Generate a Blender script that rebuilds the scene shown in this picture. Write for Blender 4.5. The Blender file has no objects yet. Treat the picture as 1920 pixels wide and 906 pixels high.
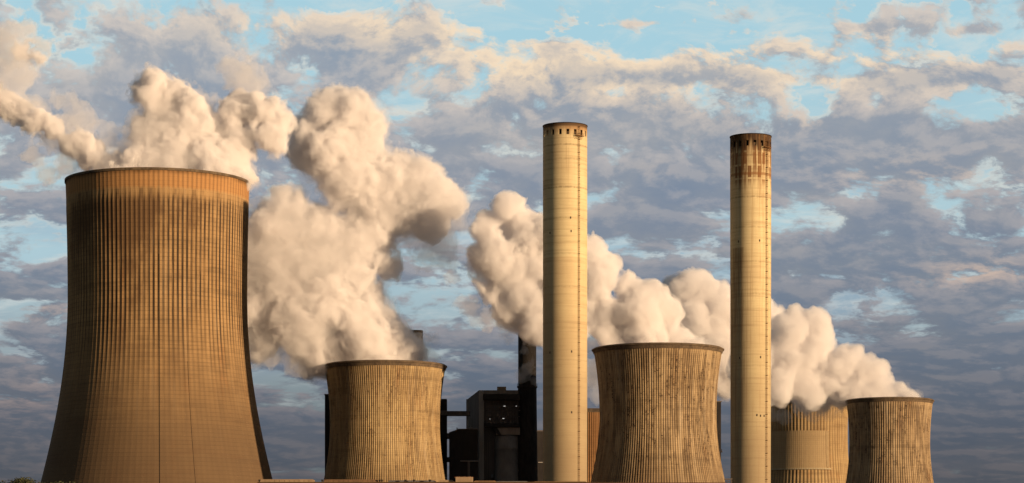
import bpy, bmesh, math, random
import numpy as np
from mathutils import Vector, Matrix
R_ = math.radians
SC = bpy.context.scene
COL = SC.collection
random.seed(7)

# ------------------------------------------------------------------ camera
F = 4800.0        # focal length in photograph pixels (1920 wide)
HOR = 1110.0      # horizon row of the photograph
CZ = 2.0
cam_d = bpy.data.cameras.new('camera'); cam = bpy.data.objects.new('camera', cam_d); COL.objects.link(cam)
cam.location = (0, 0, CZ); cam.rotation_euler = (R_(90), 0, 0)
cam_d.sensor_width = 36; cam_d.lens = F/1920*36
cam_d.shift_y = (HOR-453)/1920
cam_d.clip_start = 1; cam_d.clip_end = 80000
SC.camera = cam

# ------------------------------------------------------------------ sun
SUN_AZ = 125.0     # clockwise from +Y
SUN_EL = 6.0
sv = Vector((math.sin(R_(SUN_AZ))*math.cos(R_(SUN_EL)), math.cos(R_(SUN_AZ))*math.cos(R_(SUN_EL)), math.sin(R_(SUN_EL))))
sl = bpy.data.lights.new('sun', 'SUN'); sl.energy = 5.0; sl.angle = R_(0.6); sl.color = (1.0, 0.715, 0.435)
so = bpy.data.objects.new('sun', sl); COL.objects.link(so)
so.rotation_euler = (-sv).to_track_quat('-Z', 'Y').to_euler(); so.location = (300, 600, 400)

# ------------------------------------------------------------------ node helper
class S:
    """a socket (or number) with arithmetic that writes math nodes"""
    def __init__(s, nt, v): s.nt = nt; s.v = v
    def _m(s, op, *a, clamp=False):
        n = s.nt.nodes.new('ShaderNodeMath'); n.operation = op; n.use_clamp = clamp
        for i, x in enumerate((s,)+a):
            x = x.v if isinstance(x, S) else x
            if isinstance(x, (int, float)): n.inputs[i].default_value = x
            else: s.nt.links.new(x, n.inputs[i])
        return S(s.nt, n.outputs[0])
    def __add__(s, o): return s._m('ADD', o)
    __radd__ = __add__
    def __sub__(s, o): return s._m('SUBTRACT', o)
    def __rsub__(s, o): return (s*-1.0)+o
    def __mul__(s, o): return s._m('MULTIPLY', o)
    __rmul__ = __mul__
    def __truediv__(s, o): return s._m('DIVIDE', o)
    def pw(s, o): return s._m('POWER', o)
    def fract(s): return s._m('FRACT')
    def floor(s): return s._m('FLOOR')
    def abs(s): return s._m('ABSOLUTE')
    def sqrt(s): return s._m('SQRT')
    def mn(s, o): return s._m('MINIMUM', o)
    def mx(s, o): return s._m('MAXIMUM', o)
    def exp(s): return s._m('EXPONENT')
    def ln(s): return s._m('LOGARITHM', math.e)
    def sin(s): return s._m('SINE')
    def clamp(s): return s._m('ADD', 0.0, clamp=True)
    def ss(s, a, b, smooth=True):           # smoothstep a..b -> 0..1 (a may exceed b)
        n = s.nt.nodes.new('ShaderNodeMapRange'); n.clamp = True
        n.interpolation_type = 'SMOOTHSTEP' if smooth else 'LINEAR'
        s.nt.links.new(s.v, n.inputs['Value'])
        n.inputs['From Min'].default_value = a; n.inputs['From Max'].default_value = b
        return S(s.nt, n.outputs[0])
class T:
    """writes texture and colour nodes into a tree"""
    def __init__(t, nt): t.nt = nt
    def S(t, v): return S(t.nt, v)
    def new(t, k): return t.nt.nodes.new(k)
    def xyz(t, x, y, z=0.0):
        n = t.new('ShaderNodeCombineXYZ')
        for i, v in enumerate((x, y, z)):
            v = v.v if isinstance(v, S) else v
            if isinstance(v, (int, float)): n.inputs[i].default_value = v
            else: t.nt.links.new(v, n.inputs[i])
        return n.outputs[0]
    def sep(t, v):
        n = t.new('ShaderNodeSeparateXYZ'); t.nt.links.new(v, n.inputs[0]); return [S(t.nt, o) for o in n.outputs]
    def noise(t, vec, scale=1.0, detail=4.0, rough=0.5, dist=0.0, lac=2.0, ntype=None, dim='3D'):
        n = t.new('ShaderNodeTexNoise'); n.noise_dimensions = dim
        if ntype: n.noise_type = ntype
        t.nt.links.new(vec, n.inputs['Vector'])
        n.inputs['Scale'].default_value = scale; n.inputs['Detail'].default_value = detail
        n.inputs['Roughness'].default_value = rough; n.inputs['Distortion'].default_value = dist
        n.inputs['Lacunarity'].default_value = lac
        return S(t.nt, n.outputs[0])
    def voro(t, vec, scale=1.0, rnd=1.0, smooth=None):
        n = t.new('ShaderNodeTexVoronoi')
        if smooth: n.feature = 'SMOOTH_F1'; n.inputs['Smoothness'].default_value = smooth
        t.nt.links.new(vec, n.inputs['Vector']); n.inputs['Scale'].default_value = scale
        n.inputs['Randomness'].default_value = rnd
        return S(t.nt, n.outputs['Distance'])
    def white(t, s):
        n = t.new('ShaderNodeTexWhiteNoise'); n.noise_dimensions = '1D'; t.nt.links.new(s.v, n.inputs['W']); return S(t.nt, n.outputs['Value'])
    def rgb(t, c):
        n = t.new('ShaderNodeRGB'); n.outputs[0].default_value = (*c[:3], 1); return n.outputs[0]
    def mix(t, f, a, b, mode='MIX'):
        n = t.new('ShaderNodeMix'); n.data_type = 'RGBA'; n.blend_type = mode
        for i, v in ((0, f), (6, a), (7, b)):
            v = v.v if isinstance(v, S) else v
            if isinstance(v, (int, float)): n.inputs[i].default_value = v
            elif isinstance(v, (tuple, list)): n.inputs[i].default_value = (*v[:3], 1)
            else: t.nt.links.new(v, n.inputs[i])
        return n.outputs[2]
    def scale(t, c, f):
        n = t.new('ShaderNodeVectorMath'); n.operation = 'SCALE'
        t.nt.links.new(c, n.inputs[0])
        if isinstance(f, S): t.nt.links.new(f.v, n.inputs['Scale'])
        else: n.inputs['Scale'].default_value = f
        return n.outputs[0]
    def ramp(t, s, stops):
        n = t.new('ShaderNodeValToRGB'); e = n.color_ramp.elements
        while len(e) > 1: e.remove(e[-1])
        e[0].position = stops[0][0]; e[0].color = (*stops[0][1], 1)
        for p, c in stops[1:]:
            k = e.new(p); k.color = (*c, 1)
        t.nt.links.new(s.v, n.inputs[0]); return n.outputs[0]
def lin(r, g, b):
    f = lambda c: (c/255/12.92) if c/255 <= .04045 else ((c/255+.055)/1.055)**2.4
    return (f(r), f(g), f(b))

# ------------------------------------------------------------------ world
W = bpy.data.worlds.new('World'); SC.world = W; W.use_nodes = True
nt = W.node_tree; nt.nodes.clear(); t = T(nt)
tc = t.new('ShaderNodeTexCoord')
dx, dy, dz = t.sep(tc.outputs['Generated'])
az = dx._m('ARCTAN2', dy)
rad = (dx*dx+dy*dy).sqrt().mx(0.02)
el = dz/rad
U = az*4.8                 # thousands of pixels from the view's middle
V = el*4.8                 # thousands of pixels above the horizon
V = V.mx(0.0).mn(6.0)
def blob(px, py, sx, sy, amp):
    u = (U-(px-960)/1000)*(1000/sx); v = (V-(1110-py)/1000)*(1000/sy)
    return ((u*u+v*v)*-1.0).exp()*amp
def total(items):
    a = None
    for it in items:
        b = blob(*it); a = b if a is None else a+b
    return a
# cloud plane coordinates: features flatten towards the horizon
pv = (V+0.12).ln()*0.95
pu = U*(V.ss(.2, .95)*.10+.76)
warpn = t.noise(t.xyz(pu*1.5, pv*2.2, 3.1), 1.6, 3, 0.5)-0.5
pvec = t.xyz(pu+warpn*0.10, pv*1.5+warpn*0.16+pu*0.10, 0.7)
n_big = t.noise(pvec, 3.6, 3, 0.5)
n_mid = t.noise(pvec, 11.0, 9, 0.60, 0.1)
# the same field sampled a little towards the sun (up and right): where it falls off, the cloud is lit
pvec2 = t.xyz(pu+warpn*0.10+0.010, pv*1.5+warpn*0.16+pu*0.10+0.024, 0.7)
n_mid2 = t.noise(pvec2, 11.0, 7, 0.58, 0.1)
cover = total([
    (1500, 60, 520, 120, -0.13), (1250, 200, 300, 40, -0.03), (1700, 215, 240, 22, -0.10), (1130, 30, 200, 60, -0.12), (620, 0, 330, 26, -0.10), (100, 80, 120, 50, -0.08), (1500, 215, 160, 25, -0.07),
    (1750, 158, 190, 20, 0.26), (1330, 148, 150, 16, 0.20), (1040, 88, 90, 20, 0.16), (1360, 35, 70, 16, 0.12), (1835, 72, 70, 12, 0.16), (1620, 60, 60, 9, 0.14), (1230, 45, 60, 9, 0.12),
    (1160, 140, 70, 20, 0.16),
    (600, 120, 420, 70, 0.14), (1150, 230, 260, 45, 0.14), (1300, 370, 300, 70, 0.10), (800, 330, 160, 60, 0.08), (1700, 270, 240, 45, 0.16), (1650, 500, 260, 60, 0.10), (300, 230, 240, 60, 0.12),
    (1540, 395, 90, 26, -0.070), (1290, 480, 90, 22, -0.060), (1780, 590, 110, 12, -0.070), (1600, 432, 110, 14, -0.060), (1840, 232, 70, 12, -0.060), (930, 285, 60, 18, -0.080), (730, 495, 60, 40, -0.090), (780, 565, 80, 20, -0.070), (40, 425, 60, 28, -0.090), (820, 640, 80, 22, -0.060), (1720, 480, 90, 12, -0.050),
    (1700, 800, 520, 150, 0.17), (300, 850, 500, 90, 0.14), (1150, 800, 300, 120, 0.12), (560, 715, 60, 30, -0.084), (60, 650, 70, 20, -0.084), (900, 680, 80, 30, -0.048), (1500, 350, 60, 10, -0.048), (1200, 760, 300, 60, 0.05)])
dens = (n_mid-.5)*1.05+.40+n_big*0.34+cover-0.085+V.ss(.85, .55)*.022
cl = dens.ss(0.355, 0.50)
thick = dens.ss(0.44, 0.66)
edge = (n_mid-n_mid2)*4.8
warmmask = (total([(1500, 130, 600, 90, .75), (700, 60, 420, 60, .75), (1050, 180, 200, 60, .35), (1700, 330, 260, 40, .35), (1000, 130, 200, 30, .3), (1820, 520, 130, 30, .7), (60, 590, 110, 20, .6), (620, 660, 140, 20, .3), (60, 760, 100, 60, .45), (1480, 240, 120, 20, .35), (1230, 320, 60, 20, .3), (1750, 330, 80, 20, .3), (1100, 740, 600, 16, .12)])+0.10).mn(1.0)
lreg = total([(560, 50, 320, 40, .30), (900, 130, 220, 50, .30), (1120, 110, 160, 50, .25), (1350, 150, 260, 30, .3), (1750, 155, 190, 25, .25), (1820, 520, 120, 25, .3)])
lit = (edge+0.36+lreg).ss(0.0, 0.95)
# open sky: pale cyan above, greyer low down
skyc = t.ramp(V, [(0.0, lin(76, 82, 88)), (0.20, lin(88, 96, 104)), (0.34, lin(116, 128, 136)), (0.46, lin(158, 174, 182)), (0.62, lin(176, 206, 218)), (0.82, lin(182, 213, 222)), (1.0, lin(172, 213, 228))])
nis = t.new('ShaderNodeTexSky'); nis.sky_type = 'NISHITA'; nis.sun_disc = False
nis.sun_elevation = R_(SUN_EL); nis.sun_rotation = R_(SUN_AZ); nis.air_density = 1.0; nis.dust_density = 1.5; nis.ozone_density = 1.5
clear = t.mix(0.9, t.scale(nis.outputs[0], 0.10), skyc)
deepb = t.ramp(V, [(0.0, lin(88, 98, 112)), (0.4, lin(115, 132, 155)), (0.8, lin(140, 162, 190)), (1.0, lin(140, 180, 205))])
holes = t.noise(pvec, 3.3, 4, 0.5)
clear = t.mix(holes.ss(.42, .6)*V.ss(1.05, .6)*.45, clear, deepb)
# thin high cloud seen through the breaks: long streaks, brighter than the open sky
ci = t.noise(t.xyz(pu*.8+pv*.25, pv*2.4-pu*.3, 21.0), 7.0, 8, 0.66, 0.6)
cir = t.ramp(V, [(0.0, lin(90, 94, 98)), (0.3, lin(140, 146, 148)), (0.5, lin(200, 208, 208)), (0.8, lin(222, 222, 214)), (1.0, lin(232, 226, 214))])
clear = t.mix(ci.ss(.44, .70)*(V.ss(1.15, .6)*.45+.35), clear, cir)
# cloud body
base = t.ramp(V, [(0.0, lin(60, 66, 72)), (0.20, lin(68, 77, 88)), (0.36, lin(84, 98, 116)), (0.5, lin(100, 118, 140)), (0.7, lin(112, 130, 154)), (1.0, lin(134, 152, 172))])
tex = t.noise(t.xyz(pu, pv*1.8, 5.0), 9.0, 6, 0.6)
hue = t.noise(t.xyz(pu, pv*1.8, 9.0), 3.0, 3, 0.5)
mauve = t.ramp(V, [(0.0, lin(76, 76, 78)), (0.30, lin(104, 104, 110)), (0.6, lin(140, 145, 152)), (1.0, lin(190, 186, 182))])
body = t.mix(((hue*0.6+tex*0.5-0.22)*1.6).clamp(), base, mauve)
pale = t.ramp(V, [(0.0, lin(112, 104, 102)), (0.22, lin(128, 118, 116)), (0.45, lin(180, 172, 172)), (0.8, lin(216, 206, 202)), (1.0, lin(236, 222, 210))])
warm = t.ramp(V, [(0.0, lin(120, 95, 90)), (0.22, lin(140, 112, 108)), (0.45, lin(206, 176, 160)), (0.7, lin(240, 208, 176)), (0.95, lin(252, 226, 192))])
litc = t.mix(warmmask, pale, warm)
body = t.mix(lit*(thick*-0.55+0.95)*(warmmask*.75+.35).mn(1.0), body, litc)
body = t.mix(thick*0.35*(lit*-1.0+1.0), body, base)
skyout = t.mix(cl, clear, body)
# bright thin cloud edges, silver where the sheet is nearly broken
rimm = dens.ss(.36, .405)*dens.ss(.46, .41)*t.noise(pvec, 7.0, 5, 0.6).ss(.42, .62)
rimc = t.ramp(V, [(0.0, lin(115, 120, 122)), (0.3, lin(160, 166, 168)), (0.5, lin(204, 216, 218)), (0.8, lin(228, 226, 214)), (1.0, lin(250, 232, 208))])
skyout = t.mix(rimm*V.ss(.2, .6)*.35, skyout, rimc)
# outside the view the sky is dimmed, overhead and behind, to cut fill light
bg = t.new('ShaderNodeBackground'); bg.inputs['Strength'].default_value = 0.1
off = (V.ss(1.25, 2.4)*-.60+1.0)*.79; off = off*(dy.ss(.85, .2)*-.5+1.0)
nt.links.new(t.scale(t.scale(skyout, off), 10.0), bg.inputs['Color'])
wo = t.new('ShaderNodeOutputWorld'); nt.links.new(bg.outputs[0], wo.inputs['Surface'])
W.cycles.sampling_method = 'MANUAL'; W.cycles.sample_map_resolution = 512

# ------------------------------------------------------------------ exposure and render settings
SC.view_settings.view_transform = 'Standard'; SC.view_settings.look = 'None'
SC.view_settings.exposure = 0.35; SC.view_settings.gamma = 1.0; SC.view_settings.use_curve_mapping = False
cy = SC.cycles
SC.render.engine = 'CYCLES'
cy.use_denoising = True
cy.volume_bounces = 11; cy.max_bounces = 14; cy.volume_step_rate = 2.5; cy.volume_max_steps = 512
cy.use_adaptive_sampling = True; cy.adaptive_threshold = 0.02

# ------------------------------------------------------------------ object helpers
def W3(px, py, Y): return ((px-960)/F*Y, Y, CZ+(HOR-py)/F*Y)
def tag(o, label=None, cat=None, group=None, kind=None):
    if label: o['label'] = label
    if cat: o['category'] = cat
    if group: o['group'] = group
    if kind: o['kind'] = kind
    return o
def empty(name, loc, label, cat, group=None):
    o = bpy.data.objects.new(name, None); COL.objects.link(o); o.location = loc; o.empty_display_size = 5
    return tag(o, label, cat, group)
def link(name, me, mat, parent=None, loc=(0, 0, 0)):
    o = bpy.data.objects.new(name, me); COL.objects.link(o); o.location = loc
    if mat: me.materials.append(mat)
    if parent: o.parent = parent
    return o
def build(name, bm, mat, parent=None, loc=(0, 0, 0), smooth=False):
    bmesh.ops.recalc_face_normals(bm, faces=bm.faces)
    me = bpy.data.meshes.new(name); bm.to_mesh(me); bm.free()
    if smooth: me.polygons.foreach_set('use_smooth', [True]*len(me.polygons))
    return link(name, me, mat, parent, loc)
def box(bm, x0, x1, y0, y1, z0, z1, bev=0.0):
    vs = [bm.verts.new(p) for p in ((x0, y0, z0), (x1, y0, z0), (x1, y1, z0), (x0, y1, z0), (x0, y0, z1), (x1, y0, z1), (x1, y1, z1), (x0, y1, z1))]
    fs = [bm.faces.new([vs[i] for i in f]) for f in ((0, 3, 2, 1), (4, 5, 6, 7), (0, 1, 5, 4), (1, 2, 6, 5), (2, 3, 7, 6), (3, 0, 4, 7))]
    if bev: bmesh.ops.bevel(bm, geom=list({e for f in fs for e in f.edges}), offset=bev, segments=1, affect='EDGES')
def bar(bm, a, b, r, seg=6):
    a = Vector(a); b = Vector(b); d = (b-a); q = d.to_track_quat('Z', 'Y')
    ring = []
    for p in (a, b):
        ring.append([bm.verts.new(p+q@Vector((r*math.cos(2*math.pi*i/seg), r*math.sin(2*math.pi*i/seg), 0))) for i in range(seg)])
    for i in range(seg):
        j = (i+1) % seg
        bm.faces.new((ring[0][i], ring[0][j], ring[1][j], ring[1][i]))
    bm.faces.new(ring[0][::-1]); bm.faces.new(ring[1])
def lathe(bm, prof, seg=96, closed=False):
    """prof: list of (r, z); closed: joins last to first (a solid ring)"""
    rings = [[bm.verts.new((r*math.sin(2*math.pi*i/seg), -r*math.cos(2*math.pi*i/seg), z)) for i in range(seg)] for r, z in prof]
    m = len(rings)
    for k in range(m if closed else m-1):
        A, B = rings[k], rings[(k+1) % m]
        for i in range(seg):
            j = (i+1) % seg
            bm.faces.new((A[i], A[j], B[j], B[i]))

# ------------------------------------------------------------------ materials
def material(name):
    m = bpy.data.materials.new(name); m.use_nodes = True; nt = m.node_tree; nt.nodes.clear()
    t = T(nt); b = t.new('ShaderNodeBsdfPrincipled'); o = t.new('ShaderNodeOutputMaterial')
    nt.links.new(b.outputs[0], o.inputs['Surface']); b.inputs['Roughness'].default_value = 0.9
    b.inputs['Specular IOR Level'].default_value = 0.2
    tc = t.new('ShaderNodeTexCoord')
    return m, t, b, tc.outputs['Object']
def bump(t, b, h, strength, dist):
    n = t.new('ShaderNodeBump'); n.inputs['Strength'].default_value = strength; n.inputs['Distance'].default_value = dist
    t.nt.links.new(h.v, n.inputs['Height']); t.nt.links.new(n.outputs[0], b.inputs['Normal'])
def simple(name, c1, c2, scale=0.3, rough=0.85, streak=1.0, metal=0.0):
    m, t, b, co = material(name)
    x, y, z = t.sep(co)
    n = t.noise(t.xyz(x, y, z*streak), scale, 5, 0.6)
    n2 = t.noise(t.xyz(x, y, z*streak*.3), scale*6, 3, 0.6)
    t.nt.links.new(t.mix((n*.7+n2*.5-.1).ss(.3, .7), c1, c2), b.inputs['Base Color'])
    b.inputs['Roughness'].default_value = rough; b.inputs['Metallic'].default_value = metal
    return m
def emit(name, c, s):
    m, t, b, co = material(name); b.inputs['Emission Color'].default_value = (*c, 1); b.inputs['Emission Strength'].default_value = s
    return m

def tower_mat(name, N, H, Rm, base, light, dark, rust, lift=1.35, stripe=(0.3, 0.95), spots=0.5, stripe_amt=0.8, rimband=None, seed=0.0, low=None, widths=(0.30, 0.42), liftamt=.25, wash=0.0):
    """Concrete shell of a cooling tower: N meridional ribs, lift joints, streaks of grime with their own shapes.
    H rim height, Rm mean radius; stripe = height range (fractions of H) where the grooves are stained."""
    m, t, b, co = material(name)
    x, y, z = t.sep(co)
    th = x._m('ARCTAN2', y*-1.0)                       # 0 faces the camera side, seam at the back
    g = th*(N/(2*math.pi))+1000.25
    ph = g.fract(); ci = g.floor()
    rnd = t.white(ci+seed*13.7)
    arc = th*Rm
    h = z/H
    dist = (ph-0.5).abs()                              # .5 in the groove, 0 on the rib
    sv3 = t.xyz(arc, z, seed)
    big = t.noise(t.xyz(arc*.9, z*.55, seed), 0.035, 4, 0.6)
    blot = t.noise(t.xyz(arc, z*.45, seed+4), 0.11, 6, 0.65)
    streak = t.noise(t.xyz(arc*1.0, z*.045, seed+8), 0.55, 4, 0.6)
    fine = t.noise(t.xyz(arc*1.3, z*1.0, seed+2), 1.3, 3, 0.7)
    speck = t.noise(t.xyz(ci*3.1, z*.26, seed+6), 1.0, 4, 0.7)
    # level bands of the concrete lifts, each with its own tone
    k = (z/lift)
    lv = t.white(k.floor()+seed)
    bandn = t.noise(t.xyz(arc*.02, z*.22, seed+3), 1.0, 4, 0.7)
    c = t.mix((big*1.1+streak*.5-.35).ss(.15, .75), base, light)
    c = t.mix((blot*.9+rnd*.22-.12).ss(.52, .78)*.6, c, rust)
    c = t.mix(bandn.ss(.5, .72)*.35, c, dark)
    c = t.mix(((lv-.5).abs()*.28), c, dark)
    lj = ((k.fract()-.5).abs()).ss(.40, .5)
    c = t.mix(lj*liftamt, c, dark)
    # stained grooves
    hm = (h+(rnd-.5)*.14).ss(stripe[0]-.07, stripe[0]+.12)*h.ss(stripe[1]+.004, stripe[1]-.012)
    gpulse = dist.ss(widths[0], widths[1])
    bits = (streak*.9+rnd*.45+speck*.35-.28).ss(.22, .62)
    c = t.mix(gpulse*hm*bits*stripe_amt, c, dark)
    c = t.mix(gpulse*(h.ss(.35, .6)*.16+.08), c, dark)
    # spots in runs along the ribs
    if spots:
        sm = (speck*.75+blot*.45-.12).ss(.50, .60)*(fine.ss(.4, .62))
        hs = h.ss(.42, .60)
        c = t.mix(sm*spots*hs, c, dark)
    # pale drips
    dr = t.noise(t.xyz(arc*1.6, z*.03, seed+12), 1.0, 2, 0.5).ss(.62, .72)
    c = t.mix(dr*.45, c, light)
    wr = t.noise(t.xyz(arc*.6, z*.035, seed+25), .5, 5, .62)
    c = t.mix(wr.ss(.52, .68)*.24*(.3+spots), c, (.20, .15, .11))
    c = t.mix(wr.ss(.46, .32)*.28*(.3+spots), c, (.52, .42, .29))
    run = t.noise(t.xyz(ci*1.7+rnd*3.0, z*.05, seed+15), 1.0, 4, 0.65)
    c = t.mix(run.ss(.46, .66)*.30*(.4+spots), c, dark)
    c = t.mix(run.ss(.50, .32)*.34*(.4+spots), c, light)
    if low:      # painted shade: shell colour dimmed to brown towards the foot
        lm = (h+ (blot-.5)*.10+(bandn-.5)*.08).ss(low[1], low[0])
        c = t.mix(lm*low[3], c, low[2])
    if wash:     # brown-black weathering under the rim, strongest on the weather side
        wb = t.noise(t.xyz(arc*.5, z*.30, seed+30), .12, 5, .65)
        wm = (wb+h.ss(.55, .9)*.35-(th+.25).abs()*.22).ss(.52, .85)*h.ss(.97, .93)
        c = t.mix(wm*wash, c, (.085, .045, .022))
        lowb = t.noise(t.xyz(arc*.25, z*1.2, seed+31), .10, 4, .6)
        c = t.mix(lowb.ss(.5, .7)*.35*h.ss(.75, .5), c, (.10, .055, .03))
    if rimband:  # cleaner band under the rim with scale and drips below it
        dripn = t.noise(t.xyz(arc*.55, 0.0, seed+20), 1.0, 4, 0.75)
        e = h+(dripn-.5)*.030
        rb = e.ss(rimband[0]-.004, rimband[0]+.006)
        c = t.mix(rb*(blot*.5+.5), c, t.mix(gpulse*.35, rimband[1], dark))
        sc = e.ss(rimband[0]-.035, rimband[0]-.006)*(1.0-rb)*streak.ss(.38, .6)
        c = t.mix(sc*.65, c, light)
    rimd = h.ss(.982, .998)*(blot.ss(.3, .6))
    c = t.mix(rimd*.7, c, dark)
    t.nt.links.new(c, b.inputs['Base Color'])
    bump(t, b, fine*.5+blot*.6+lj*-.5, 0.5, 0.25)
    return m
def shell(name, Rf, H, N, depth, mat, parent, rows=90, sub=6, thick=1.2, df=None):
    """Rf(z) radius; ribs are raised bars along the meridians"""
    pat = {6: (1, 1, 1, 0, 0, 0), 5: (1, 1, .3, 0, .3), 7: (1, 1, 0, 0, 0, 0, 0)}[sub]
    seg = N*sub
    zs = [H*(i/rows) for i in range(rows+1)]
    ang = np.arange(seg)*2*math.pi/seg
    off = np.array([pat[i % sub] for i in range(seg)])*depth
    vs = []
    for z in zs:
        r = Rf(z)+off*(df(z/H) if df else 1)
        vs.append(np.stack([r*np.sin(ang), -r*np.cos(ang), np.full(seg, z)], 1))
    ri = Rf(H)-thick
    for z, r in [(H, ri)]+[(zz, Rf(zz)-thick) for zz in (H*.95, H*.85, H*.7, H*.5)]:
        vs.append(np.stack([r*np.sin(ang), -r*np.cos(ang), np.full(seg, z)], 1))
    V_ = np.concatenate(vs); nr = len(vs)
    i = np.arange(seg); j = (i+1) % seg
    fs = np.concatenate([np.stack([k*seg+i, k*seg+j, (k+1)*seg+j, (k+1)*seg+i], 1) for k in range(nr-1)])
    me = bpy.data.meshes.new(name)
    me.vertices.add(len(V_)); me.vertices.foreach_set('co', V_.ravel())
    me.loops.add(len(fs)*4); me.loops.foreach_set('vertex_index', fs.ravel().astype(np.int32))
    me.polygons.add(len(fs)); me.polygons.foreach_set('loop_start', np.arange(len(fs), dtype=np.int32)*4)
    me.update(calc_edges=True); me.validate()
    return link(name, me, mat, parent)

def hyper(cy_px, rt, bu, bd, Y):
    """radius over height from the throat row, throat radius, upper and lower b, all in photo pixels at distance Y"""
    s = Y/F
    def f(z):
        py = HOR-(z-CZ)/s; d = py-cy_px
        b = bd if d > 0 else bu
        return rt*s*math.sqrt(1+(d/b)**2)
    return f

# ------------------------------------------------------------------ ground and roads
m, tt, b, co = material('ground_soil')
x, y, z = tt.sep(co)
n = tt.noise(co, 0.02, 8, 0.6); n2 = tt.noise(co, 0.9, 4, 0.6)
tt.nt.links.new(tt.mix((n*.7+n2*.4).ss(.4, .7), (.05, .06, .022), (.10, .085, .05)), b.inputs['Base Color'])
bm = bmesh.new()
g = 40
for i in range(g+1):
    for j in range(g+1):
        X = (i/g*2-1); Yv = (j/g*2-1)
        bm.verts.new((X*abs(X)*26000, Yv*abs(Yv)*26000+900, 0))
bm.verts.ensure_lookup_table()
for i in range(g):
    for j in range(g):
        a = i*(g+1)+j; bm.faces.new([bm.verts[k] for k in (a, a+g+1, a+g+2, a+1)])
tag(build('ground', bm, m), kind='structure')
asphalt = simple('asphalt', (.045, .045, .047), (.07, .068, .065), .4)
bm = bmesh.new(); box(bm, -170, 190, 700, 716, -.1, .004+.06); tag(build('road', bm, asphalt), kind='structure')
bm = bmesh.new(); box(bm, -110, 190, 960, 1420, -.1, .05); tag(build('pavement', bm, simple('plant_yard', (.10, .095, .09), (.16, .15, .135), .1)), kind='structure')

# ------------------------------------------------------------------ cooling towers
rimmat = simple('rim_concrete', (.07, .05, .035), (.17, .12, .075), .25, streak=.5)
def tower(px, Y, rimy, prof, N, depth, mat, label, lip=None, rows=90, sub=6, df=None, group='hyperbolic cooling towers of the power plant'):
    x, y, _ = W3(px, rimy, Y); H = W3(px, rimy, Y)[2]
    root = empty('cooling_tower', (x, y, 0), label, 'cooling tower', group)
    Rf = hyper(*prof, Y)
    shell('shell', Rf, H, N, depth, mat, root, rows, sub, df=df)
    bm = bmesh.new(); r = Rf(H)
    if lip:      # thick ring collar on the rim
        a, hgt = lip
        lathe(bm, [(r-1.3, H-.2), (r+depth*.5, H-hgt-1.2), (r+a*.6, H-hgt*.9), (r+a, H-hgt*.55), (r+a, H+.0), (r+a-.4, H+.2), (r+.1, H+.2), (r+.1, H+.55), (r-1.2, H+.55)], 160, True)
    else:
        lathe(bm, [(r-1.3, H-.4), (r+depth+.25, H-.9), (r+depth+.25, H+.25), (r-1.3, H+.25)], 160, True)
    build('rim', bm, rimmat, root)
    return root, Rf, H

# big tower
Y1 = 1200; H1 = W3(297, 343, Y1)[2]
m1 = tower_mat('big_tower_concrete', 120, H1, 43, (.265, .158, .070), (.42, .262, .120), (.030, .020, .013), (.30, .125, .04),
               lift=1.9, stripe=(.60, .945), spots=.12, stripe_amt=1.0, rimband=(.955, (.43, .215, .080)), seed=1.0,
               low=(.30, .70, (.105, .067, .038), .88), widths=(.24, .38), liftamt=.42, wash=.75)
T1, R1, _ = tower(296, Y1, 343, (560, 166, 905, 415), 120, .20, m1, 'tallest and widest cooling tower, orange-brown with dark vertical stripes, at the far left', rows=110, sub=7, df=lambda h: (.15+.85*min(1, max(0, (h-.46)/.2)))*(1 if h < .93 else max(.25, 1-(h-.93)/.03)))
bm = bmesh.new()
for k in range(3): pass
# service ladder line down the front of the shell
bm.free()
def meridian_line(Rf, th, z0, z1, w, d, n=60):
    bm = bmesh.new(); pr = None
    for k in range(n+1):
        z = z0+(z1-z0)*k/n; r = Rf(z)
        c = Vector((math.sin(th), -math.cos(th), 0)); s = Vector((math.cos(th), math.sin(th), 0))
        q = [bm.verts.new(c*(r-.2)+s*(-w)+Vector((0, 0, z))), bm.verts.new(c*(r+d)+s*(-w)+Vector((0, 0, z))), bm.verts.new(c*(r+d)+s*w+Vector((0, 0, z))), bm.verts.new(c*(r-.2)+s*w+Vector((0, 0, z)))]
        if pr:
            for i in range(4): bm.faces.new((pr[i], pr[(i+1) % 4], q[(i+1) % 4], q[i]))
        pr = q
    return bm
darkline = simple('dark_steel', (.022, .017, .013), (.05, .035, .025), .6)
build('ladder', meridian_line(R1, math.asin((329-296)/216), 20, H1*.80, .06, .25), darkline, T1)
build('cable', meridian_line(R1, math.asin((390-296)/216), 20, H1*.55, .035, .15), darkline, T1)

Y2 = 1263; H2 = W3(722, 687, Y2)[2]
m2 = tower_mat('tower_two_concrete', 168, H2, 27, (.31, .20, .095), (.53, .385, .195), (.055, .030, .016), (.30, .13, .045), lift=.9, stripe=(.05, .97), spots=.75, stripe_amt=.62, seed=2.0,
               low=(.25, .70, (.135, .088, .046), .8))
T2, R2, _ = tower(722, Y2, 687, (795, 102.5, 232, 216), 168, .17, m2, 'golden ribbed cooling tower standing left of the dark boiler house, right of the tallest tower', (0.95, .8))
Y3 = 1222; H3 = W3(1233, 656, Y3)[2]
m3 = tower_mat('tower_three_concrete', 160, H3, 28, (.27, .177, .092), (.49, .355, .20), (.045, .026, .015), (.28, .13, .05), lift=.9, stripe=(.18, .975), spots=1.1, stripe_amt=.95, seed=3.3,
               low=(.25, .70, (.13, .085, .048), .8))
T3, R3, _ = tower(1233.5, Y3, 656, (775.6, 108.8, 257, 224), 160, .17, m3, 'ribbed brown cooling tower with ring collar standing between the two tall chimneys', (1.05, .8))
Y4 = 1460; H4 = W3(1668, 752, Y4)[2]
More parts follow.
